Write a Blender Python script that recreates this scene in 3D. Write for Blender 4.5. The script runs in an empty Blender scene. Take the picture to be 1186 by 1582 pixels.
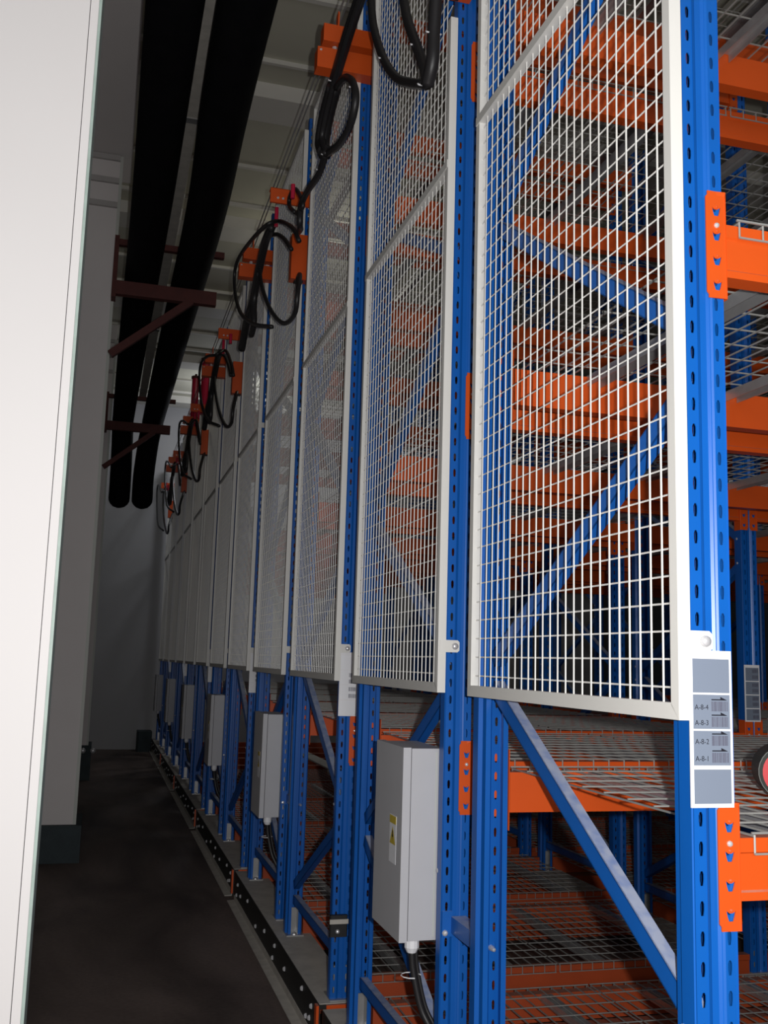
import bpy, bmesh, math, random
from mathutils import Vector, Matrix
random.seed(4)
S = bpy.context.scene
COL = S.collection
H = 1.55                                   # eye height above the floor; the camera stands at x=0, y=0

# ------------------------------------------------------------ camera, exposure, lights
F, PITCH, YAW, ROLL = 1547.1, 0.148493, 0.271148, 0.029143
cp, sp, cy, sy, cr, sr = math.cos(PITCH), math.sin(PITCH), math.cos(YAW), math.sin(YAW), math.cos(ROLL), math.sin(ROLL)
fw = Vector((sy*cp, cy*cp, sp)); rt = Vector((cy, -sy, 0)); up = rt.cross(fw)
r2 = cr*rt + sr*up; u2 = -sr*rt + cr*up
cam = bpy.data.cameras.new('camera'); camo = bpy.data.objects.new('camera', cam); COL.objects.link(camo)
cam.sensor_fit = 'HORIZONTAL'; cam.sensor_width = 36; cam.lens = 36*F/1186
cam.clip_start = 0.02; cam.clip_end = 100
m = Matrix((r2, u2, -fw)).transposed().to_4x4(); m.translation = Vector((0, 0, H))
camo.matrix_world = m
S.camera = camo
S.view_settings.view_transform = 'Standard'; S.view_settings.look = 'None'
S.view_settings.exposure = 0.0; S.view_settings.gamma = 1.0; S.view_settings.use_curve_mapping = False
W = bpy.data.worlds.new('world'); S.world = W; W.use_nodes = True
W.node_tree.nodes['Background'].inputs[0].default_value = (0.75, 0.8, 0.85, 1)
W.node_tree.nodes['Background'].inputs[1].default_value = 0.02
def lamp(name, kind, loc, power, size=.1, col=(1, 1, 1), aim=None, sizey=None):
    l = bpy.data.lights.new(name, kind); l.energy = power; l.color = col
    if kind == 'AREA':
        l.size = size
        if sizey: l.shape = 'RECTANGLE'; l.size_y = sizey
    else: l.shadow_soft_size = size
    o = bpy.data.objects.new(name, l); COL.objects.link(o); o.location = loc
    if aim: o.rotation_euler = (Vector(aim)-Vector(loc)).to_track_quat('-Z', 'Y').to_euler()
    return o
lamp('camera_flash', 'POINT', (0.075, -0.02, H+0.03), 235, .012, (1, .985, .975))
lamp('unseen_hall_light', 'POINT', (2.1, 9.5, H+3.75), 10, .25, (1, .98, .85))  # unseen light put in above the racks to brighten the ceiling
lamp('unseen_hall_light', 'POINT', (2.6, 4.2, H+3.85), .8, .25, (1, .98, .85))  # weaker added light for the nearer ceiling, no fixture behind it
lamp('unseen_hall_light', 'POINT', (2.0, 15.6, H+3.7), 45, .25, (.9, .93, 1))
lamp('added_rear_fill', 'AREA', (-.1, -2.6, 2.6), 78, 2.4, (.97, .98, 1), (.2, 3, 6.6), 3.0)  # added fill behind the camera, tilted up to brighten the ceiling

# ------------------------------------------------------------ materials
def mat(name, col, rough=.5, metal=0., dust=0., noise=0., nscale=12., spec=.5, bump=0., dustcol=(.50, .50, .52)):
    m = bpy.data.materials.new(name); m.use_nodes = True
    nt = m.node_tree; b = nt.nodes['Principled BSDF']
    b.inputs['Roughness'].default_value = rough; b.inputs['Metallic'].default_value = metal
    b.inputs['Specular IOR Level'].default_value = spec
    N = nt.nodes.new; L = nt.links.new
    tc = N('ShaderNodeTexCoord'); nz = N('ShaderNodeTexNoise'); nz.inputs['Scale'].default_value = nscale; nz.inputs['Detail'].default_value = 6
    L(tc.outputs['Object'], nz.inputs['Vector'])
    base = N('ShaderNodeMix'); base.data_type = 'RGBA'
    base.inputs['A'].default_value = tuple(c*(1-noise) for c in col)+(1,); base.inputs['B'].default_value = tuple(min(1, c*(1+noise*.6)) for c in col)+(1,)
    L(nz.outputs['Fac'], base.inputs['Factor']); out = base.outputs['Result']
    if dust:
        g = N('ShaderNodeNewGeometry'); s = N('ShaderNodeSeparateXYZ'); L(g.outputs['Normal'], s.inputs[0])
        mr = N('ShaderNodeMapRange'); mr.inputs['From Min'].default_value = .3; mr.inputs['From Max'].default_value = .8; mr.inputs['To Max'].default_value = dust
        L(s.outputs['Z'], mr.inputs['Value'])
        n2 = N('ShaderNodeTexNoise'); n2.inputs['Scale'].default_value = 30; L(tc.outputs['Object'], n2.inputs['Vector'])
        mu = N('ShaderNodeMath'); mu.operation = 'MULTIPLY'; m2 = N('ShaderNodeMapRange'); m2.inputs['From Min'].default_value = .3; m2.inputs['From Max'].default_value = .6
        m2.inputs['To Min'].default_value = .55
        L(n2.outputs['Fac'], m2.inputs['Value']); L(mr.outputs['Result'], mu.inputs[0]); L(m2.outputs['Result'], mu.inputs[1])
        mx = N('ShaderNodeMix'); mx.data_type = 'RGBA'; mx.inputs['B'].default_value = dustcol+(1,)
        L(mu.outputs[0], mx.inputs['Factor']); L(out, mx.inputs['A']); out = mx.outputs['Result']
    L(out, b.inputs['Base Color'])
    if bump:
        bp = N('ShaderNodeBump'); bp.inputs['Strength'].default_value = bump; bp.inputs['Distance'].default_value = .01
        L(nz.outputs['Fac'], bp.inputs['Height']); L(bp.outputs['Normal'], b.inputs['Normal'])
    return m
M = dict(
    blue=mat('blue_enamel', (.004, .105, .44), .36, noise=.12, nscale=5),
    braceblue=mat('dusty_blue_enamel', (.006, .11, .45), .4, dust=.85, noise=.12, dustcol=(.42, .46, .56)),
    orange=mat('orange_enamel', (.66, .085, .008), .42, noise=.12, nscale=6, dust=.5, dustcol=(.4, .3, .25)),
    basebeam=mat('shaded_dusty_orange', (.42, .062, .012), .6, noise=.25, nscale=6, dust=.6, dustcol=(.2, .17, .14)),  # orange darkened: weak light near the floor put into the colour, plus dust
    white=mat('white_enamel', (.74, .73, .69), .35, noise=.03),
    wire=mat('white_coated_wire', (.78, .77, .73), .35),
    galv=mat('galvanised_steel', (.5, .5, .5), .38, .7, noise=.25, nscale=20),
    deck=mat('galvanised_deck_wire', (.38, .38, .36), .42, .35, noise=.25, nscale=20),
    chrome=mat('zinc_bolt', (.72, .72, .74), .3, .45),
    boxgrey=mat('light_grey_powder_coat', (.50, .50, .52), .45, noise=.05, spec=.3),
    black=mat('black_rubber', (.012, .012, .013), .6),
    cable=mat('black_cable_sheath', (.018, .017, .018), .45),
    pipe=mat('black_foam_insulation', (.005, .005, .006), .9, noise=.5, nscale=8, bump=.3, spec=.08),
    rust=mat('red_oxide_steel', (.09, .02, .016), .7, noise=.4, nscale=15),
    floor=None,
    wallnear=mat('white_wall_panel', (.46, .445, .44), .6, noise=.03, nscale=3, spec=.2),
    wallgrey=mat('warm_grey_wall_panel', (.70, .665, .655), .7, noise=.06, nscale=3, spec=.2),
    wallback=mat('cool_grey_wall_panel', (.46, .46, .47), .7, noise=.06, nscale=3, spec=.2),
    seal=mat('grey_green_seal', (.24, .30, .27), .6, noise=.3, nscale=30),
    mould=mat('grey_moulding', (.44, .42, .41), .6, noise=.1),
    wallunlit=mat('unlit_wall_panel', (.06, .06, .06), .8, noise=.1),  # wall tone set dark to stand for the unlit depth behind the racks
    trim=mat('pale_corner_trim', (.55, .57, .53), .5, spec=.3),
    plinth=mat('dark_blue_grey_kerb', (.035, .05, .056), .8, noise=.4, nscale=10, bump=.4),
    ceil=mat('beige_ceiling_panel', (.60, .585, .48), .7, noise=.08, nscale=4, spec=.2),
    ceilrib=mat('pale_ceiling_rib', (.70, .68, .62), .6, noise=.05, spec=.2),
    channel=mat('black_channel_paint', (.012, .014, .013), .5, noise=.5, nscale=12),
    dusty=mat('dusty_grey_plate', (.52, .49, .44), .75, noise=.35, nscale=14),
    labelw=mat('white_label_plastic', (.82, .82, .84), .35),
    labelg=mat('blue_grey_label_sheet', (.19, .225, .29), .35),
    labelp=mat('pale_label_sheet', (.84, .85, .88), .35),
    ink=mat('black_print', (.012, .012, .02), .5),
    barink=mat('grey_print', (.10, .10, .14), .5),
    yellow=mat('yellow_print', (.55, .42, .05), .5),
    red=mat('red_plastic', (.55, .02, .06), .25),
    redlab=mat('red_can_label', (.55, .012, .02), .3),
    candark=mat('dark_ribbed_can_rim', (.06, .065, .06), .5),
    card=mat('tan_cardboard', (.28, .2, .1), .8),
)
def floor_mat():
    m = bpy.data.materials.new('dark_stained_floor'); m.use_nodes = True; nt = m.node_tree; b = nt.nodes['Principled BSDF']
    N = nt.nodes.new; L = nt.links.new
    tc = N('ShaderNodeTexCoord'); n1 = N('ShaderNodeTexNoise'); n1.inputs['Scale'].default_value = 1.6; n1.inputs['Detail'].default_value = 9; n1.inputs['Distortion'].default_value = .6
    mp = N('ShaderNodeMapping'); mp.inputs['Scale'].default_value = (1, .35, 1); L(tc.outputs['Object'], mp.inputs[0]); L(mp.outputs[0], n1.inputs['Vector'])
    r = N('ShaderNodeValToRGB'); r.color_ramp.elements[0].position = .3; r.color_ramp.elements[0].color = (.06, .045, .04, 1)
    r.color_ramp.elements[1].position = .72; r.color_ramp.elements[1].color = (.26, .20, .175, 1); L(n1.outputs['Fac'], r.inputs[0])
    n2 = N('ShaderNodeTexNoise'); n2.inputs['Scale'].default_value = 45; n2.inputs['Detail'].default_value = 4; L(tc.outputs['Object'], n2.inputs['Vector'])
    mx = N('ShaderNodeMix'); mx.data_type = 'RGBA'; mx.blend_type = 'MULTIPLY'; mx.inputs['Factor'].default_value = .45
    L(r.outputs[0], mx.inputs['A']); L(n2.outputs['Fac'], mx.inputs['B']); L(mx.outputs['Result'], b.inputs['Base Color'])
    b.inputs['Roughness'].default_value = .62; b.inputs['Specular IOR Level'].default_value = .25
    return m
M['floor'] = floor_mat()

# ------------------------------------------------------------ mesh helpers
class MB:
    def __init__(s): s.v = []; s.f = []
    def add(s, vs, fs):
        n = len(s.v); s.v += [tuple(v) for v in vs]; s.f += [tuple(i+n for i in f) for f in fs]; return s
    def box(s, x0, x1, y0, y1, z0, z1, b=0):
        if b:
            return s.prism([(x0+b, y0), (x1-b, y0), (x1, y0+b), (x1, y1-b), (x1-b, y1), (x0+b, y1), (x0, y1-b), (x0, y0+b)], z0, z1, 'z')
        vs = [(x, y, z) for z in (z0, z1) for y in (y0, y1) for x in (x0, x1)]
        return s.add(vs, [(0, 2, 3, 1), (4, 5, 7, 6), (0, 1, 5, 4), (2, 6, 7, 3), (0, 4, 6, 2), (1, 3, 7, 5)])
    def prism(s, pts, a, b, axis):          # pts CCW in the plane, extruded along the axis
        n = len(pts)
        def P(p, t): return {'x': (t, p[0], p[1]), 'y': (p[0], t, p[1]), 'z': (p[0], p[1], t)}[axis]
        vs = [P(p, a) for p in pts]+[P(p, b) for p in pts]
        fs = [(i, (i+1) % n, n+(i+1) % n, n+i) for i in range(n)]+[tuple(range(n))[::-1], tuple(range(n, 2*n))]
        return s.add(vs, fs)
    def rod(s, p, q, r, n=4, cap=True, r1=None):
        p = Vector(p); q = Vector(q); d = (q-p).normalized(); a = d.orthogonal().normalized()
        if abs(d.z) < .99: a = d.cross(Vector((0, 0, 1))).normalized()
        c = d.cross(a); off = math.pi/n; r1 = r if r1 is None else r1
        ring = lambda o, rr: [o+a*(rr*math.cos(off+2*math.pi*i/n))+c*(rr*math.sin(off+2*math.pi*i/n)) for i in range(n)]
        vs = ring(p, r)+ring(q, r1); fs = [(i, (i+1) % n, n+(i+1) % n, n+i) for i in range(n)]
        if cap: fs += [tuple(range(n))[::-1], tuple(range(n, 2*n))]
        return s.add(vs, fs)
    def bar(s, p, q, w, h, side=(1, 0, 0)):   # rectangular bar p->q, w along side, h across
        p = Vector(p); q = Vector(q); d = (q-p).normalized(); a = Vector(side); c = d.cross(a).normalized()
        vs = [o+a*(i*w/2)+c*(j*h/2) for o in (p, q) for i, j in ((-1, -1), (1, -1), (1, 1), (-1, 1))]
        return s.add(vs, [(0, 1, 2, 3), (7, 6, 5, 4), (0, 4, 5, 1), (1, 5, 6, 2), (2, 6, 7, 3), (3, 7, 4, 0)])
    def tube(s, pts, r, n=8, rad=None):
        pts = [Vector(p) for p in pts]; fr = None; base = len(s.v); k = len(pts)
        for i, p in enumerate(pts):
            d = (pts[min(i+1, k-1)]-pts[max(i-1, 0)]).normalized()
            if fr is None: fr = d.orthogonal().normalized()
            fr = (fr-d*fr.dot(d)).normalized(); c = d.cross(fr); rr = rad[i] if rad else r
            for j in range(n):
                t = 2*math.pi*j/n; s.v.append(tuple(p+fr*(rr*math.cos(t))+c*(rr*math.sin(t))))
        for i in range(k-1):
            for j in range(n):
                a = base+i*n+j; b = base+i*n+(j+1) % n; s.f.append((a, b, b+n, a+n))
        s.f.append(tuple(range(base, base+n))[::-1]); s.f.append(tuple(range(base+(k-1)*n, base+k*n))); return s
    def dome(s, c, d, r, h, n=10):
        c = Vector(c); d = Vector(d).normalized(); a = d.orthogonal().normalized(); e = d.cross(a); rings = [(1, 0), (.92, .45), (.6, .85)]
        base = len(s.v)
        for rr, hh in rings:
            for j in range(n):
                t = 2*math.pi*j/n; s.v.append(tuple(c+a*(r*rr*math.cos(t))+e*(r*rr*math.sin(t))+d*(h*hh)))
        s.v.append(tuple(c+d*h)); top = base+3*n
        for i in range(2):
            for j in range(n): s.f.append((base+i*n+j, base+i*n+(j+1) % n, base+(i+1)*n+(j+1) % n, base+(i+1)*n+j))
        for j in range(n): s.f.append((base+2*n+j, base+2*n+(j+1) % n, top))
        s.f.append(tuple(range(base, base+n))[::-1]); return s
    def mesh(s, name, mt, smooth=False, fix=True):
        me = bpy.data.meshes.new(name); me.from_pydata(s.v, [], s.f); me.update()
        if fix:
            bm = bmesh.new(); bm.from_mesh(me); bmesh.ops.recalc_face_normals(bm, faces=bm.faces); bm.to_mesh(me); bm.free()
        me.materials.append(M[mt] if isinstance(mt, str) else mt)
        if smooth: me.shade_smooth()
        return me
    def build(s, name, mt, parent=None, smooth=False): return link(name, s.mesh(name, mt, smooth), parent)
def link(name, me, parent=None):
    o = bpy.data.objects.new(name, me); COL.objects.link(o)
    if parent: o.parent = parent
    return o
def tag(o, label=None, cat=None, group=None, kind=None):
    if label: o['label'] = label
    if cat: o['category'] = cat
    if group: o['group'] = group
    if kind: o['kind'] = kind
    return o
def empty(name, loc, label=None, cat=None, group=None):
    o = bpy.data.objects.new(name, None); COL.objects.link(o); o.location = loc; o.empty_display_size = .1
    return tag(o, label, cat, group)
def copy_tree(o, parent=None):
    c = o.copy(); COL.objects.link(c); c.parent = parent
    for ch in [x for x in list(COL.objects) if x.parent == o]: copy_tree(ch, c)
    return c
def spline(pts, k=6):                       # Catmull-Rom
    P = [Vector(p) for p in pts]; P = [P[0]*2-P[1]]+P+[P[-1]*2-P[-2]]; out = []
    for i in range(1, len(P)-2):
        for j in range(k):
            t = j/k; a, b, c, d = P[i-1:i+3]
            out.append(.5*((2*b)+(c-a)*t+(2*a-5*b+4*c-d)*t*t+(3*b-a-3*c+d)*t**3))
    return out+[P[-2]]
ORD = ['', 'nearest', 'second', 'third', 'fourth', 'fifth', 'sixth', 'seventh', 'eighth', 'ninth', 'tenth', 'eleventh', 'farthest']

# ------------------------------------------------------------ the hall
tag(MB().box(-6, 9.2, -3, 17.6, -.12, 0).build('floor', 'floor'), 'dark brown stained hall floor beside the racks', 'floor', kind='structure')
CZ = H+4.33
c = MB().box(-6, 9.2, -3, 17.6, CZ, CZ+.15)
ce = tag(c.build('ceiling', 'ceil'), 'beige panelled ceiling above the racks', 'ceiling', kind='structure')
r = MB()
for y in [4.66+2.42*i for i in range(6)]:
    if y+.4 < 17.3:
        r.prism([(y-.02, CZ), (y, CZ-.11), (y+.36, CZ-.11), (y+.38, CZ)][::-1], -6, 9.2, 'x')
        r.box(-6, 9.2, y-.34, y-.31, CZ-.035, CZ); r.box(-6, 9.2, y+1.3, y+1.34, CZ-.03, CZ)
r.build('ceiling_rib', 'ceilrib', ce)
tag(MB().box(-6, 9.2, 17.42, 17.6, 0, CZ).build('wall_back', 'wallback'), 'grey panelled end wall closing the aisle', 'wall', kind='structure')
tag(MB().box(9.0, 9.2, -3, 17.42, 0, CZ)  .build('wall_right', 'wallunlit'), 'side wall beyond the racks, coloured dark as if unlit', 'wall', kind='structure')
tag(MB().box(-6.2, -6, -3, 17.6, 0, CZ).build('wall_left', 'wallgrey'), 'grey side wall on the left', 'wall', kind='structure')
# the white wall end beside the photographer
w = tag(MB().box(-3.0, -.1025, 1.92, 2.02, 0, CZ).build('wall_front', 'wallnear'), 'white wall panel ending close beside the camera', 'wall', kind='structure')
MB().box(-.101, -.0855, 1.917, 2.03, 0, CZ).build('corner_trim', 'wallnear', w)
MB().box(-.0855, -.080, 1.925, 2.03, 0, CZ).build('edge_seal', 'seal', w)
# column / wall returns on the left
def column(n, xr, y, depth, zp, lab):
    o = tag(MB().box(-2.2, xr, y, y+depth, zp, H+4.10 if n == 1 else CZ).build('wall_column', 'wallgrey'), lab, 'column', kind='structure')
    MB().box(-2.3, xr+.045, y-.06, y+depth+.06, 0, zp).build('kerb', 'plinth', o)
    MB().box(xr-.02, xr+.004, y-.006, y+.05, zp, H+4.10).build('corner_trim', 'trim', o)
    for z in (4.05, 3.85, 3.64): MB().box(-2.2, xr-.02, y-.03, y, H+z, H+z+.045).build('moulding', 'mould', o)
    return o
tag(MB().box(-6, -.004, -3, 8.62, H+4.10, CZ).build('ceiling_soffit', 'wallgrey'), 'grey boxed soffit under the ceiling above the left columns', 'soffit', kind='structure')
column(1, -.078, 8.15, .5, .27, 'grey wall column on a dark kerb, first one past the white panel')
c2 = column(2, -.045, 13.25, .5, .42, 'second grey wall column, half hidden behind the first')
MB().dome((-.10, 13.18, .36), (0, -1, 0), .035, .03).dome((.02, 13.18, .36), (0, -1, 0), .035, .03).build('kerb_lamp', 'chrome', c2, True)
tag(MB().box(.70, .93, 17.0, 17.42, .0, .32, .02).build('kerb_block', 'plinth'), 'small dark block on the floor against the end wall', 'block')
MB().box(1.36, 1.42, 17.39, 17.42, 0, CZ).build('trim_1', 'trim')['kind'] = 'structure'

# ------------------------------------------------------------ uprights and frames
PIT, D, Y1, BPER = .049, 1.06, 1.565, 2.65
XR = [1.0, 2.99, 4.98]
ZF, ZT = H-1.37, H+3.2
def YK(k): return Y1+BPER*((k-1)//2)+1.295*((k-1) % 2)
def slot_cells(mb, xc, a, hole, z_first, n, z0, z1, y, pit=PIT):
    h = pit/2
    for i in range(n):
        zc = z_first+pit*i
        ring = [(-a, -h), (a, -h), (a, -.002), (a, .007), (a, h), (-a, h), (-a, .007), (-a, -.002)]
        vs = [(xc+p[0], y, zc+p[1]) for p in ring]+[(xc+p[0], y, zc+p[1]) for p in hole]
        mb.add(vs, [(j, (j+1) % 8, 8+(j+1) % 8, 8+j) for j in range(8)])
    lo, hi = z_first-h, z_first+pit*(n-1)+h
    if lo > z0: mb.add([(xc-a, y, z0), (xc+a, y, z0), (xc+a, y, lo), (xc-a, y, lo)], [(0, 1, 2, 3)])
    if hi < z1: mb.add([(xc-a, y, hi), (xc+a, y, hi), (xc+a, y, z1), (xc-a, y, z1)], [(0, 1, 2, 3)])
SLOT = [(-.0028, -.012), (.0028, -.012), (.0042, -.003), (.0042, .007), (.002, .012), (-.002, .012), (-.0042, .007), (-.0042, -.003)]
def upright_mesh():
    mb = MB()
    half = [(.026, .071), (.011, .071), (.011, .047), (0, .040), (0, .003), (.003, 0)]
    mid = [(.032, 0), (.037, .007), (.053, .007), (.058, 0)]
    def strip(pts):
        for a, b in zip(pts, pts[1:]):
            mb.add([(a[0], a[1], ZF), (b[0], b[1], ZF), (b[0], b[1], ZT), (a[0], a[1], ZT)], [(0, 1, 2, 3)])
    strip(half); strip(mid); strip([(.09-x, y) for x, y in half[::-1]])
    zs = H-.252; n0 = int((zs-ZF-.03)/PIT); z_first = zs-n0*PIT; n = int((ZT-z_first-.03)/PIT)+1
    slot_cells(mb, .0175, .0145, SLOT, z_first, n, ZF, ZT, 0); slot_cells(mb, .0725, .0145, SLOT, z_first, n, ZF, ZT, 0)
    me = (setattr(mb, 'v', [(v[0]*.94, v[1], v[2]) for v in mb.v]), mb.mesh('upright', 'blue', fix=False))[1]
    bm = bmesh.new(); bm.from_mesh(me); bmesh.ops.remove_doubles(bm, verts=bm.verts, dist=1e-5); bmesh.ops.recalc_face_normals(bm, faces=bm.faces)
    bmesh.ops.solidify(bm, geom=bm.faces, thickness=.0022)
    bm.to_mesh(me); bm.free(); return me
UP = upright_mesh()
def brace_mesh(ya, za, yb, zb, name='brace'):
    mb = MB(); p = Vector((.047, ya, H+za)); q = Vector((.047, yb, H+zb)); d = (q-p).normalized(); cc = d.cross(Vector((1, 0, 0))).normalized()
    if cc.z < 0: cc = -cc
    # shallow channel: web facing the aisle, flanges turned inward
    mb.bar(p+Vector((-.013, 0, 0)), q+Vector((-.013, 0, 0)), .003, .042)
    mb.bar(p+cc*.0195, q+cc*.0195, .029, .003); mb.bar(p-cc*.0195, q-cc*.0195, .029, .003)
    return mb.mesh(name, 'braceblue')
BR = [brace_mesh(*a) for a in [(D-.06, -.06, .06, -.60), (D-.06, .015, .06, .53), (D-.06, 1.25, .06, .65), (D-.06, 1.32, .06, 1.79),
                               (D-.06, 2.45, .06, 1.87), (D-.06, 2.52, .06, 3.05), (.06, -.68, D-.06, -1.13)]]
BH = brace_mesh(.06, -1.20, D-.06, -1.20)
def foot_mesh():
    mb = MB(); mb.box(-.001, .0856, -.02, .1, ZF, ZF+.006)
    mb.box(.018, .022, .012, .066, ZF+.006, ZF+.13); mb.box(.068, .072, .012, .066, ZF+.006, ZF+.13); mb.box(.022, .068, .012, .016, ZF+.006, ZF+.12)
    mb.dome((.045, .085, ZF+.006), (0, 0, 1), .012, .012, 6)
    return mb.mesh('foot_plate', 'galv')
FT = foot_mesh()
proto = empty('upright_frame', (1, YK(1), 0), 'x', 'rack frame', 'x')
for flip in (0, 1):
    o = link('upright', UP, proto)
    f = link('foot_plate', FT, o)
    if flip: o.location = (.0846, D, 0); o.rotation_euler.z = math.pi
for b in BR: link('brace', b, proto)
link('brace', BH, proto)
bm_ = MB()
for ya in (.012+.045, D-.012-.045):
    for z in (-.60, .53, .65, 1.79, 1.87, 3.05) if ya < .5 else (-.06, .015, 1.25, 1.32, 2.45, 2.52):
        bm_.dome((.011 if False else -.0005, ya-.02 if ya < .5 else ya+.02, H+z), (-1, 0, 0), .007, .0022, 6)
bm_.build('bolt', 'chrome', proto)
frames = {}
BAYW = ['', 'in the second row of posts', 'in the third row of posts']
for row in (0, 1, 2):
    for k in range(1, 13):
        if row == 1 and k > 7: continue
        if row == 2 and not 4 <= k <= 7: continue
        o = proto if (row, k) == (0, 1) else copy_tree(proto)
        o.location = (XR[row], YK(k), 0)
        for ch in [x for x in COL.objects if x.parent == o and x.name.startswith('brace')]: ch.scale.y = 1; ch.location.y = 0
        if k % 2 == 0:                       # even frames carry the bracing the other way round
            for ch in [x for x in COL.objects if x.parent == o and x.name.startswith('brace')]: ch.scale.y = -1; ch.location.y = D
        if row == 0:
            extra = {1: ' with the grey location label', 2: ' carrying the largest grey control box', 3: ' with a black clamp low on it', 12: ' beside the end wall'}.get(k, ' along the aisle')
            tag(o, '%s blue perforated rack frame%s' % (ORD[k], extra) if k > 1 else 'nearest blue perforated rack frame, with the grey location label', 'rack frame', 'blue rack frames along the aisle')
        else:
            tag(o, '%s blue rack frame from the front, %s behind the mesh' % (ORD[k].replace('farthest', 'last').replace('nearest', 'first'), BAYW[row]), 'rack frame', 'blue rack frames inside the racking')
        frames[row, k] = o

# ------------------------------------------------------------ beams
LV = [-1.285, -.285, -.285+23*PIT, -.285+46*PIT, -.285+68*PIT]
LVN = ['at floor level', 'at waist level', 'at the third level up', 'at the fourth level up', 'at the topmost level']
CUP = [(-.0045, -.009), (.0045, -.009), (.0072, -.001), (.0092, .0085), (.0032, .0045), (-.0032, .0045), (-.0092, .0085), (-.0072, -.001)]
def beam_obj(L=1.80):
    e = empty('beam', (0, 0, 0), 'x', 'beam', 'x')
    pr = [(0.002, -.105), (.046, -.105), (.046, 0), (.002, 0), (.002, -.024), (.006, -.027), (.006, -.088), (.002, -.091)]
    MB().prism(pr, .0915, 2.0746-.0915, 'x').build('box_section', 'orange', e)
    for s in (0, 1):
        mb = MB(); top = .06
        zs = [top-.040-PIT*i for i in range(4)]
        slot_cells(mb, .0695, .0185, CUP, zs[3], 4, top-.212, top, -.0045)
        # rounded outer edge strip and inward leg
        mb.add([(.051, -.0045, top-.205), (.051, -.0045, top-.007), (.047, -.0045, top-.012), (.047, -.0045, top-.2)], [(0, 1, 2, 3)])
        mb.add([(.088, -.0045, top-.212), (.0905, -.0035, top-.212), (.0905, -.0035, top), (.088, -.0045, top)], [(0, 1, 2, 3)])
        mb.add([(.0905, -.0035, top-.212), (.0905, .046, top-.212), (.0905, .046, top), (.0905, -.0035, top)], [(0, 1, 2, 3)])
        me = mb.mesh('end_connector', 'orange', fix=False)
        bm = bmesh.new(); bm.from_mesh(me); bmesh.ops.remove_doubles(bm, verts=bm.verts, dist=1e-5); bmesh.ops.recalc_face_normals(bm, faces=bm.faces)
        bmesh.ops.solidify(bm, geom=bm.faces, thickness=.0025); bm.to_mesh(me); bm.free()
        if s == 0: CONN = me
        o = link('end_connector', CONN, e)
        hk = MB()
        for z in zs: hk.dome((.0695, -.0045, z+.0085), (0, -1, 0), .0032, .0035, 6)
        h = hk.build('hook', 'orange', o)
        b = MB().dome((.0695, -.0045, zs[0]-.028), (0, -1, 0), .0055, .005, 8).build('safety_bolt', 'chrome', o)
        if s: o.scale.x = -1; o.location.x = .0846+1.99
    return e
beam0 = beam_obj()
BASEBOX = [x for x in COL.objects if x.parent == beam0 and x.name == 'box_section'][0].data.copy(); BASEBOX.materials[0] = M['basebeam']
nb = 0
def place_beam(row, k, lv, rear):
    global nb
    o = beam0 if nb == 0 else copy_tree(beam0); nb += 1
    if rear: o.location = (XR[row], YK(k)+D, H+LV[lv]); o.scale.y = -1
    else: o.location = (XR[row], YK(k), H+LV[lv])
    if lv == 0:                              # the lowest beams are bolted straight to the base: no hooked end plates
        for ch in [x for x in COL.objects if x.parent == o]:
            if ch.name.startswith('end_connector'):
                for g_ in [x for x in COL.objects if x.parent == ch]: bpy.data.objects.remove(g_)
                bpy.data.objects.remove(ch)
            else: ch.data = BASEBOX
    side = 'rear' if rear else 'front'
    tag(o, 'orange beam on the %s side of the %s rack, %s%s' % (side, ORD[k], LVN[lv], ['', ', one bay in', ', two bays in'][row]), 'beam', 'orange beams %s' % LVN[lv])
    return o

# ------------------------------------------------------------ wire decks
def deck_obj(w=.885, d=D):
    e = empty('wire_deck', (0, 0, 0), 'x', 'wire deck', 'x')
    mb = MB(); nx = 18; ny = 11
    for i in range(nx):
        x = w*i/(nx-1)
        mb.rod((x, -.004, .004), (x, d+.004, .004), .0026)
        mb.rod((x, -.004, .006), (x, -.004, -.026), .0022); mb.rod((x, d+.004, .006), (x, d+.004, -.026), .0022)
    for y in [-.004]+[d*j/(ny-1) for j in range(1, ny-1)]+[d+.004]: mb.rod((-.006, y, .009), (w+.006, y, .009), .0026)
    mb.rod((-.002, -.006, -.026), (w+.002, -.006, -.026), .0024); mb.rod((-.002, d+.006, -.026), (w+.002, d+.006, -.026), .0024)
    mb.build('wire_grid', 'deck', e)
    for x in (.2, .66):
        MB().prism([(x, .0), (x, -.03), (x+.003, -.03), (x+.003, -.003), (x+.042, -.003), (x+.042, -.03), (x+.045, -.03), (x+.045, .0)], .05, d-.05, 'y').build('support_bar', 'galv', e)
    return e
deck0 = deck_obj(); nd = 0
def place_deck(row, k, lv, half):
    global nd
    o = deck0 if nd == 0 else copy_tree(deck0); nd += 1
    o.location = (XR[row]+.12+half*.905, YK(k), H+LV[lv])
    tag(o, 'wire deck of the %s rack %s, %s half%s' % (ORD[k], LVN[lv], ['aisle-side', 'inner'][half], ['', ', bay two', ', bay three'][row]), 'wire deck', 'wire decks %s' % LVN[lv])
for row in (0, 1, 2):
    for k in range(1, 9):
        if row == 1 and (k < 3 or k > 6): continue
        if row == 2 and not 4 <= k <= 6: continue
        for lv in range(0, 5):
            if lv == 4 and (k > 6 or row): continue
            if lv == 0 and (k == 1): continue
            if lv == 3 and k > 7: continue
            for rear in (0, 1): place_beam(row, k, lv, rear)
            for half in (0, 1): place_deck(row, k, lv, half)

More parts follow.
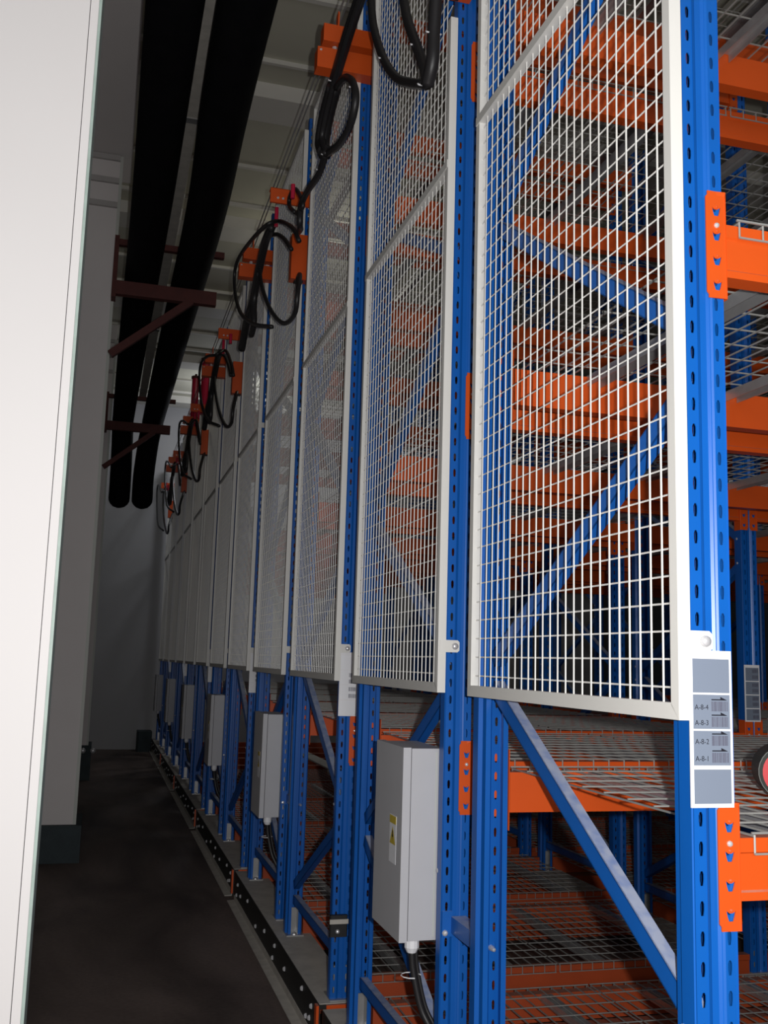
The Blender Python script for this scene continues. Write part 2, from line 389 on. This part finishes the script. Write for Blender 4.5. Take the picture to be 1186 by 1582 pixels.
# ------------------------------------------------------------ mesh panels
PX, PW, PB, PT, PM = .972, 1.042, H-.085, H+3.12, H+1.575
def panel_obj(k):
    e = empty('mesh_panel', (PX, YK(k)-.008, 0), 'x', 'mesh panel', 'white mesh guard panels')
    return e
pf = MB()
t = .025
def panel_frame(short=False):
    mb = MB()
    mb.prism([(0, PB), (0, H+2.10 if short else PT), (t, H+2.10 if short else PT), (t, PB+t)], 0, t, 'x')           # front stile
    mb.prism([(PW, PB), (PW-t, PB+t), (PW-t, PT), (PW, PT)], 0, t, 'x')                                             # rear stile
    mb.prism([(0, PB), (t, PB+t+.004), (PW-t, PB+t+.004), (PW, PB)], 0, t, 'x')                                        # bottom rail
    mb.prism([(t, PT-t), (t, PT), (PW-t, PT), (PW-t, PT-t)], 0, t, 'x')
    return mb.mesh('frame', 'white')
FR, FRS = panel_frame(), panel_frame(True)
BARM = MB().box(-.002, t-.004, t if False else .004, PW, PM, PM+.026).mesh('mid_rail', 'white')
g = MB(); wy = .0405; n = int((PW-2*t)/wy)
for i in range(1, n+1):
    y = t+(PW-2*t)*i/(n+1); g.rod((.010, y, PB+t-.003), (.010, y, PT-t+.003), .00195, 5, False)
z = PB+t+.03
while z < PT-t:
    g.rod((.0135, t-.003, z), (.0135, PW-t+.003, z), .00185, 5, False); z += .0497
GR = g.mesh('wire_mesh', 'wire')
cl = MB()
cl.prism([(.004, -.018), (.060, -.018), (.066, -.012), (.066, .012), (.060, .018), (.004, .018)], -.0045, -.001, 'y')
CLM = cl.mesh('clip', 'white')
CLB = MB().dome((.052, -.0045, 0), (0, -1, 0), .0105, .008, 12).mesh('clip_bolt', 'chrome', True)
for k in range(1, 13):
    e = empty('mesh_panel', (PX, YK(k)-.008, 0))
    link('frame', FRS if k == 2 else FR, e); link('mid_rail', BARM, e); link('wire_mesh', GR, e)
    for zc in (H+.052,) if k < 5 else (H+.052, H+1.62):
        c = link('clip', CLM, e); c.location.z = zc; b = link('clip_bolt', CLB, c)
    lab = {1: 'nearest white wire mesh guard panel, largest in view', 2: 'second white mesh guard panel, black cables hanging over its top', 12: 'farthest white mesh guard panel, next to the end wall'}.get(k, '%s white mesh guard panel along the aisle, counting from the near one' % ORD[k])
    tag(e, lab, 'mesh panel', 'white mesh guard panels')

# ------------------------------------------------------------ location labels
def text_mesh(s, size, mt):
    cu = bpy.data.curves.new('t', 'FONT'); cu.body = s; cu.size = size; cu.align_x = 'LEFT'; cu.align_y = 'CENTER'
    o = bpy.data.objects.new('t', cu); COL.objects.link(o); bpy.context.view_layer.update()
    me = bpy.data.meshes.new_from_object(o.evaluated_get(bpy.context.evaluated_depsgraph_get()))
    bpy.data.objects.remove(o); me.materials.clear(); me.materials.append(M[mt]); return me
def label_board(k, row, near):
    X, Y = XR[row]-.006, YK(k)-.0045
    e = empty('location_label', (X, Y, H-.098))
    MB().box(0, .084, -.003, 0, -.134, .134, 0).build('backing_plate', 'labelw', e)
    y = -.0036; sh = 'labelg' if near or row else 'labelp'; gr = MB()
    def px(p): return .134-(p-1004)/242*.268       # top of plate = 1004, bottom = 1246
    cells = [(1017, 1070), (1073, 1126), (1129, 1182), (1188, 1240)] if not row else [(1016, 1072), (1076, 1130), (1134, 1188), (1192, 1240)]
    for a, b in cells: gr.box(.006, .079, y, -.003, px(b), px(a))
    gr.build('print_sheet', sh, e)
    bars = MB(); random.seed(8)
    rows = [1091, 1115, 1144, 1170] if not row else [1030, 1056, 1090, 1114, 1148, 1172, 1202, 1226]
    for i, c in enumerate(rows):
        zc = px(c); x = .042
        while x < .074:
            wd = random.choice((.0006, .0009, .0015)); bars.box(x, x+wd, y-.0004, y, zc-.0085, zc+.0085); x += wd+random.choice((.0006, .0009, .0013))
        if near: MB().add([(.042, y-.0004, zc+.0105), (.074, y-.0004, zc+.0105), (.060, y-.0004, zc+.0165), (.060, y-.0004, zc+.0125), (.042, y-.0004, zc+.0125)], [(0, 1, 2, 3, 4)]).build('arrow', 'ink', e)
    bars.build('barcode', 'barink', e)
    if near:
        for i, c in enumerate(rows):
            o = link('code_text', text_mesh('A-8-%d' % (4-i), .0125, 'ink'), e)
            o.rotation_euler.x = math.pi/2; o.location = (.0085, y-.0006, px(c)-.002); o.scale = (.95, 1, 1)
    return e
for k in (1, 3, 5, 7, 9, 11):
    e = label_board(k, 0, k == 1)
    tag(e, 'grey and white location label with four barcodes on the nearest post' if k == 1 else 'white barcode location label on the %s rack post along the aisle' % ORD[k], 'label', 'location labels on the aisle posts')
tag(label_board(3, 1, False), 'dim grey barcode board on an inner post at the right edge', 'label')

# ------------------------------------------------------------ control boxes on every other frame
def control_box():
    e = empty('control_box', (0, 0, 0))
    bx, w, z0, z1 = .898, .29, H-.805, H-.255          # relative to x of the aisle, y from the post
    MB().box(bx+.028, 1.032, .0, w, z0, z1).build('body', 'boxgrey', e)
    d = MB().box(bx, bx+.0245, -.004, w+.004, z0-.003, z1+.003).build('door', 'boxgrey', e)
    MB().box(bx-.0006, bx, .05, .12, H-.60, H-.46).build('warning_sticker', 'labelp', d)
    MB().box(bx-.0012, bx-.0006, .052, .118, H-.485, H-.462).add([(bx-.0012, .055, H-.545), (bx-.0012, .115, H-.545), (bx-.0012, .085, H-.492)], [(0, 1, 2)]).build('warning_print', 'yellow', d)
    MB().add([(bx-.0016, .085+a, H+b) for a, b in ((-.004, -.505), (.006, -.505), (.001, -.518), (.007, -.518), (-.004, -.54), (0, -.524), (-.008, -.524))], [(0, 1, 2, 3, 4, 5, 6)]).build('warning_symbol', 'ink', d)
    MB().box(1.002, 1.006, -.0012, 0, z0+.01, z1-.01).build('seam', 'trim', e)
    st = MB()
    for i in range(8): st.dome((1.024, 0, z1-.06-i*.024), (0, -1, 0), .0025, .0015, 6)
    st.build('rivet', 'chrome', e)
    MB().rod((.955, .05, z0+.002), (.955, .05, z0-.03), .022, 12).rod((.955, .05, z0-.03), (.955, .05, z0-.045), .022, 12, True, .014).build('cable_gland', 'labelw', e)
    cb = MB(); p = spline([(.955, .05, z0-.04), (.962, .05, z0-.10), (.985, .04, z0-.20), (1.02, .02, z0-.28), (1.045, .05, z0-.42), (1.05, .09, ZF+.02)])
    cb.tube(p, .010, 8)
    cb.tube([v+Vector((.018, .014, 0)) for v in p], .006, 6)
    cb.build('cable', 'cable', e, True)
    MB().tube([(.955+.03*math.cos(a), .05+.03*math.sin(a), z0-.11) for a in [i*.6 for i in range(9)]], .0018, 5).build('cable_tie', 'labelw', e)
    return e
cb0 = control_box()
for i, k in enumerate((2, 4, 6, 8, 10, 12)):
    o = cb0 if i == 0 else copy_tree(cb0); o.location = (0, YK(k)+.078, 0 if i == 0 else -.05)
    tag(o, ['largest grey metal control box with warning sticker, below the second mesh panel', 'second grey control box, on the fourth rack', 'third grey control box, on the sixth rack',
            'fourth grey control box from the near one, on the eighth rack', 'fifth grey control box, small and dim down the aisle', 'farthest grey control box, beside the end wall'][i], 'control box', 'grey control boxes on the racks')

# ------------------------------------------------------------ mobile bases
NB = 6; BY = BPER
def base():
    e = empty('mobile_base', (0, 0, 0)); L0, L1 = -.045, BY-.10
    MB().prism([(.95, .012), (.95, ZF-.002), (.956, ZF-.002), (.956, .012)], L0+.01, L1, 'y').box(.956, 1.0, L0+.01, L1, ZF-.02, ZF-.004).box(.956, 1.0, L0+.01, L1, .012, .02).build('side_channel', 'channel', e)
    MB().box(.952, 1.13, L0+.012, L1, ZF-.003, ZF).build('top_plate', 'dusty', e)
    MB().prism([(.902, .004), (.950, .004), (.950, .04), (.946, .04), (.946, .010), (.902, .008)], L0+.05, L1-.03, 'y').build('floor_guard', 'dusty', e)
    MB().box(.98, 1.16, L0, L0+.008, .03, ZF-.004).box(.938, .9485, L0, L0+.035, .03, ZF-.004).build('end_plate', 'orange', e)
    MB().box(.985, 1.10, L1, L1+.01, .03, ZF-.005).build('buffer_plate', 'orange', e)
    for y in (.3, 1.25, 2.2):
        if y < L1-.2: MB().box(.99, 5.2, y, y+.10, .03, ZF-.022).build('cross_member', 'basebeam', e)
    for x in (2.99, 4.98): MB().box(x-.05, x+.14, L0+.012, L1, ZF-.02, ZF).build('inner_rail', 'dusty', e)
    for i, (y, z) in enumerate([(.10, .13), (.13, .075), (.20, .06), (.30, .14), (.72, .10), (1.0, .13), (1.05, .06), (1.32, .12), (1.62, .07), (1.95, .13), (2.25, .09), (2.38, .13), (2.42, .06)]):
        MB().dome((.95, y, z), (-1, 0, 0), .012, .011, 6).build('bolt', 'chrome', e)
    return e
b0 = base()
for i in range(NB):
    o = b0 if i == 0 else copy_tree(b0); o.location = (0, YK(2*i+1), 0)
    tag(o, ['black steel mobile rack base nearest the camera, mostly below the picture', 'second black mobile rack base, with orange end plate and grey floor strip', 'third black mobile rack base along the aisle floor',
            'fourth black mobile rack base along the aisle floor', 'fifth black mobile rack base, far down the aisle floor', 'farthest black mobile rack base, at the end wall'][i], 'rack base', 'mobile rack bases')
# row spacers between paired frames
sp0 = None
for i in range(NB):
    k = 2*i+1; y0, y1 = YK(k)+D, YK(k+1)
    if sp0 is None:
        sp0 = empty('row_spacer', (0, 0, 0)); g_ = y1-y0
        MB().box(1.03, 1.034, .002, g_-.002, -.02, .025).box(1.034, 1.075, .002, g_-.002, .021, .025).box(1.003, 1.034, g_-.0045, g_-.001, -.03, .04).box(1.034, 1.075, .001, .004, -.02, .025).build('channel', 'braceblue', sp0)
        MB().dome((1.012, g_-.0045, -.02), (0, -1, 0), .009, .007, 8).dome((1.06, -.0, .0), (0, -1, 0), .008, .03, 8).build('bolt', 'chrome', sp0)
        o = sp0
    else: o = copy_tree(sp0)
    o.location = (0, y0, H-.745)
    tag(o, 'small blue spacer bracket bolted between the %s and %s rack frames' % (ORD[k], ORD[k+1]), 'bracket', 'row spacers')
# black clamp on the third post
e = empty('post_clamp', (1.0, YK(3), H-1.08), 'black clamp with a bright bolt low on the third rack post', 'clamp')
MB().box(-.012, .062, -.022, -.001, -.04, .045, .004).build('clamp_body', 'black', e)
MB().box(-.014, .064, -.026, -.018, .012, .03).build('clamp_band', 'dusty', e)
MB().dome((.02, -.022, -.018), (0, -1, 0), .009, .01).build('bolt', 'chrome', e)

# ------------------------------------------------------------ brackets at the rack heads
def arm_odd():
    e = empty('cable_bracket', (0, 0, 0))
    def ch(x0, x1, y0, z0, z1, nm):
        MB().box(x0, x1, y0, y0+.004, z0, z1).box(x0, x1, y0+.004, y0+.07, z0, z0+.004).box(x0, x1, y0+.004, y0+.07, z1-.004, z1).box(x0, x0+.004, y0+.004, y0+.07, z0+.004, z1-.004).build(nm, 'orange', e)
    ch(.775, 1.06, -.075, 2.665, 2.765, 'lower_arm'); ch(.80, 1.07, -.075, 2.80, 2.885, 'upper_arm')
    MB().box(.865, .872, -.07, -.03, 2.885, 2.96).build('tab', 'orange', e)
    MB().dome((1.045, -.075, 2.72), (0, -1, 0), .008, .006).dome((.79, -.075, 2.75), (0, -1, 0), .006, .004).rod((.86, -.04, 2.765), (.86, -.04, 2.795), .012, 8).build('bolt', 'chrome', e)
    return e
def arm_even():
    e = empty('cable_bracket', (0, 0, 0))
    MB().box(.785, 1.05, -.02, -.005, 2.63, 2.72).box(.785, .968, -.02, .04, 2.716, 2.72).build('flat_arm', 'orange', e)
    b = MB().box(.915, 1.035, -.075, -.005, 2.16, 2.43).build('junction_box', 'orange', e)
    MB().box(.94, .99, -.06, -.02, 2.15, 2.16).build('cable_entry', 'black', b)
    MB().dome((.83, -.02, 2.66), (0, -1, 0), .008, .006).dome((.86, -.02, 2.66), (0, -1, 0), .008, .006).build('bolt', 'chrome', e)
    return e
ao, ae = arm_odd(), arm_even()
for i, k in enumerate((3, 5, 7, 9, 11)):
    o = ao if i == 0 else copy_tree(ao); o.location = (0, YK(k), H)
    tag(o, 'double orange cable bracket at the head of the %s rack post' % ORD[k], 'bracket', 'double orange brackets')
for i, k in enumerate((2, 4, 6, 8, 10, 12)):
    o = ae if i == 0 else copy_tree(ae); o.location = (0, YK(k), H)
    tag(o, 'orange arm and junction box at the head of the %s rack post' % ORD[k], 'bracket', 'orange arms with junction boxes')
# red caps and red tubes beside the far rack heads
for i, (x, y, z0, z1) in enumerate([(.93, 10.84, 2.62, 3.22), (.93, 12.17, 2.75, 3.38)]):
    e = empty('red_tube', (x, y, H), ['taller-looking red tube beside the eighth rack head', 'red tube beside the ninth rack head, farther down'][i], 'tube', 'red tubes at the rack heads')
    MB().rod((0, 0, z0), (0, 0, z1), .045, 14).build('tube', 'red', e, False)
    MB().rod((0, 0, z1), (0, 0, z1+.03), .055, 14).rod((0, 0, z1+.03), (0, 0, z1+.06), .015, 8).build('cap', 'rust', e)
# steel rope with its holders
e = empty('steel_rope', (.87, 0, H+2.96), 'thin steel rope strung along the rack heads', 'rope')
MB().rod((0, 2.6, 0), (0, 16.5, 0), .004, 6).rod((.03, 2.6, .03), (.03, 16.5, .03), .004, 6).build('rope', 'galv', e)

# ------------------------------------------------------------ festoon cables (x near .87, loops measured as y, z above eye level)
def cable(name, curves, lab, grp, off=0, ties=()):
    e = empty(name, (0, off, H)); 
    for pts, r in curves: MB().tube(spline(pts), r, 8).build('cable', 'cable', e, True)
    for p, r in ties:
        MB().tube([(p[0]+r*math.cos(a), p[1]+r*.6*math.sin(a), p[2]+r*.5*math.sin(a)) for a in [j*.7 for j in range(10)]], .0028, 5).build('cable_tie', 'labelw', e)
    tag(e, lab, 'cable', grp); return e
def sc(L, f): return [(x*f, y*f, z*f) for x, y, z in L]
P0 = [(.87, 3.675, 2.756), (.87, 3.86, 2.731), (.87, 4.057, 2.687), (.87, 4.218, 2.64), (.87, 4.371, 2.563), (.87, 4.445, 2.485), (.87, 4.335, 2.353)]
P1 = [(.87, 4.335, 2.353), (.87, 4.067, 2.256), (.87, 3.847, 2.23), (.87, 3.755, 2.296), (.87, 3.815, 2.41), (.87, 3.972, 2.526), (.87, 4.143, 2.58)]
P2 = [(.87, 4.335, 2.353), (.87, 4.489, 2.324), (.87, 4.766, 2.37), (.87, 4.937, 2.367), (.87, 4.953, 2.276), (.90, 5.1, 2.31), (.93, 5.35, 2.40)]
P3 = [(.87, 5.131, 2.417), (.87, 5.315, 2.537), (.87, 5.308, 2.592), (.87, 5.165, 2.568), (.87, 5.012, 2.467), (.87, 4.879, 2.34), (.87, 5.067, 2.381)]
PB = [(.9, 3.685, 2.769), (.9, 3.608, 2.543), (.9, 3.437, 2.296), (.9, 3.242, 2.1), (.9, 3.05, 1.966), (.9, 2.885, 1.865)]
PC = [(.9, 3.21, 2.465), (.9, 3.129, 2.268), (.9, 3.0, 2.075), (.9, 2.904, 1.934), (.9, 2.864, 1.848)]
PD = [(.9, 2.787, 2.167), (.9, 2.808, 2.0), (.9, 2.815, 1.902), (.9, 2.864, 1.848)]
R1 = [(.86, 4.893, 2.152), (.86, 5.113, 2.317), (.86, 5.582, 2.559)]+sc([(.86, 6.119, 2.766), (.86, 6.984, 3.003), (.86, 7.718, 3.141), (.86, 7.818, 2.987), (.86, 7.368, 2.615), (.86, 6.577, 2.254)], .90)+[(.84, 5.56, 1.90)]
R2 = [(.88, 5.243, 2.251), (.88, 5.533, 2.436), (.88, 5.87, 2.602), (.86, 6.14, 2.67), (.84, 6.23, 2.58), (.84, 6.08, 2.346), (.85, 5.70, 2.05), (.87, 5.33, 1.85), (.88, 5.048, 1.81), (.88, 4.98, 1.91), (.93, 5.22, 2.10), (.96, 5.47, 2.17)]
BU = [(.84, 5.75, 2.595), (.84, 6.0, 2.60), (.84, 6.25, 2.50), (.84, 6.45, 2.38), (.84, 6.75, 2.31), (.84, 6.95, 2.18)]
BV = [(.84, 6.231, 2.49), (.84, 6.391, 2.37), (.84, 6.359, 2.18), (.84, 6.46, 2.132)]
cable('cable_bundle', [([(.87, 4.20, 2.62), (.87, 4.36, 2.55), (.87, 4.43, 2.46), (.87, 4.36, 2.37)], .037), (P0, .026), (sc(P0, .985), .014), (P1, .017), (P2, .017), (P3, .012)], 'thick black cable bundle looping past the double orange bracket nearest the camera', 'hanging cable bundles', 0,
      [((.87, 4.2, 2.645), .03), ((.87, 3.80, 2.38), .02), ((.87, 4.34, 2.353), .022), ((.87, 4.45, 2.33), .02)])
cable('cable_bundle', [(PB, .017), (sc(PB, 1.02), .012), (PC, .018), (PD, .022)], 'black cable loop hanging over the top of the second mesh panel', 'hanging cable bundles', 0,
      [((.9, 3.43, 2.29), .021), ((.9, 3.0, 2.075), .021), ((.9, 2.812, 2.0), .026), ((.9, 2.9, 1.87), .022)])
for i in range(5):
    off = BPER*i
    if 7.2+off > 17.3: off = 17.2-7.1
    cv = [(R1, .013), (R2, .013), (sc(R2, 1.01), .010), (BU, .026), (BV, .02)]
    e = cable('cable_bundle', cv if i < 4 else cv[:3], ['black cable rings hanging between the fourth and fifth rack heads', 'black cable rings hanging between the sixth and seventh rack heads', 'black cable rings hanging between the eighth and ninth rack heads',
              'black cable rings hanging between the tenth and eleventh rack heads', 'thin black cable loop at the far end of the racks'][i], 'hanging cable bundles', off)
    MB().rod((.845, 5.62, 2.54), (.845, 5.62, 2.66), .012, 8).build('cable_hook', 'red', e)
    MB().rod((.84, 5.04, 2.45), (.84, 5.04, 2.53), .012, 8).build('cable_hook', 'red', e)

# ------------------------------------------------------------ pipes on the left
def pipe(xs, lab, drop):
    pts = [(x, y, H+3.12) for x, y in xs]
    xl, yl = xs[-1]
    pts += [(xl, yl+.16, H+3.10), (xl-drop*.3, yl+.30, H+2.98), (xl-drop*.6, yl+.36, H+2.8), (xl-drop, yl+.36, H+2.4), (xl-drop, yl+.36, H+2.08)]
    sp_ = spline(pts, 8); R = .14; rad = [R]*len(sp_)
    for a, h in ((.97, .04), (.82, .08), (.55, .115), (.2, .132)): sp_.append(sp_[-1]+Vector((0, 0, -(h-(.0 if a == .97 else {.82: .04, .55: .08, .2: .115}[a]))))); rad.append(R*a)
    o = MB().tube(sp_, R, 20, rad).build('insulated_pipe', 'pipe', None, True)
    return tag(o, lab, 'pipe', 'black insulated pipes')
pipe([(.13, -2.5), (.144, 4.5), (.147, 7), (.125, 10), (.11, 13.45)], 'left one of two thick black insulated pipes, nearest the columns', -.02)
pipe([(.47, -2.5), (.475, 4.4), (.525, 6.9), (.51, 10), (.50, 13.40)], 'right one of two thick black insulated pipes, nearest the racks', .07)
e = empty('cable_tray', (.335, 0, H+3.36), 'narrow grey metal tray running between the two black pipes', 'cable tray')
MB().box(-.045, .045, -2.5, 13.4, -.01, .0).box(-.045, -.042, -2.5, 13.4, 0, .03).box(.042, .045, -2.5, 13.4, 0, .03).build('tray', 'dusty', e)
MB().box(-.05, .05, 6.0, 6.06, -.016, -.01).box(-.05, .05, 10.3, 10.36, -.016, -.01).build('joint', 'galv', e)
for i, (y, x0, x1, xb) in enumerate([(8.02, -.06, .74, -.083), (13.12, -.09, .71, .0)]):
    e = empty('pipe_bracket', (0, y, H), ['larger rusty red pipe bracket with diagonal strut, on the first column', 'smaller rusty red pipe bracket with strut, on the second column'][i], 'bracket', 'rusty pipe brackets')
    MB().box(x0, x1, -.006, 0, 2.865, 2.978).box(x0, x1, 0, .06, 2.972, 2.978).box(x0, x1, 0, .06, 2.865, 2.871).build('arm', 'rust', e)
    MB().bar((x0+.60, .02, 2.88), (x0-.01, .04, 2.37), .05, .06, (0, 1, 0)).build('strut', 'rust', e)
    MB().box(x0-.02, x1+.05, .02, .07, 3.29, 3.34).build('top_bar', 'rust', e)
    MB().box(x0-.035, x0, 0, .128, 2.84, 3.36).build('wall_plate', 'rust', e)

# ------------------------------------------------------------ can on the near deck
e = empty('can', (1.482, 1.96, H-.285+.0126+.058), 'dark ribbed can with red and white label, lying on the near wire deck', 'can')
d = Vector((-.47, -.88, 0)).normalized()
MB().rod(-d*.06, d*.05, .058, 28).rod(d*.05, d*.056, .056, 28, True, .050).build('body', 'candark', e)
lb = MB().rod(d*.0565, d*.0575, .050, 28).build('label_disc', 'redlab', e)
a_ = d.cross(Vector((0, 0, 1))).normalized()
for z, w0, w1 in ((.022, -.030, .034), (.014, -.036, .036), (-.012, -.034, .030), (-.022, -.026, .026)):
    MB().bar(d*.058+a_*w0+Vector((0, 0, z)), d*.058+a_*w1+Vector((0, 0, z)), .0006, .0035, tuple(d)).build('label_print', 'labelp', lb)
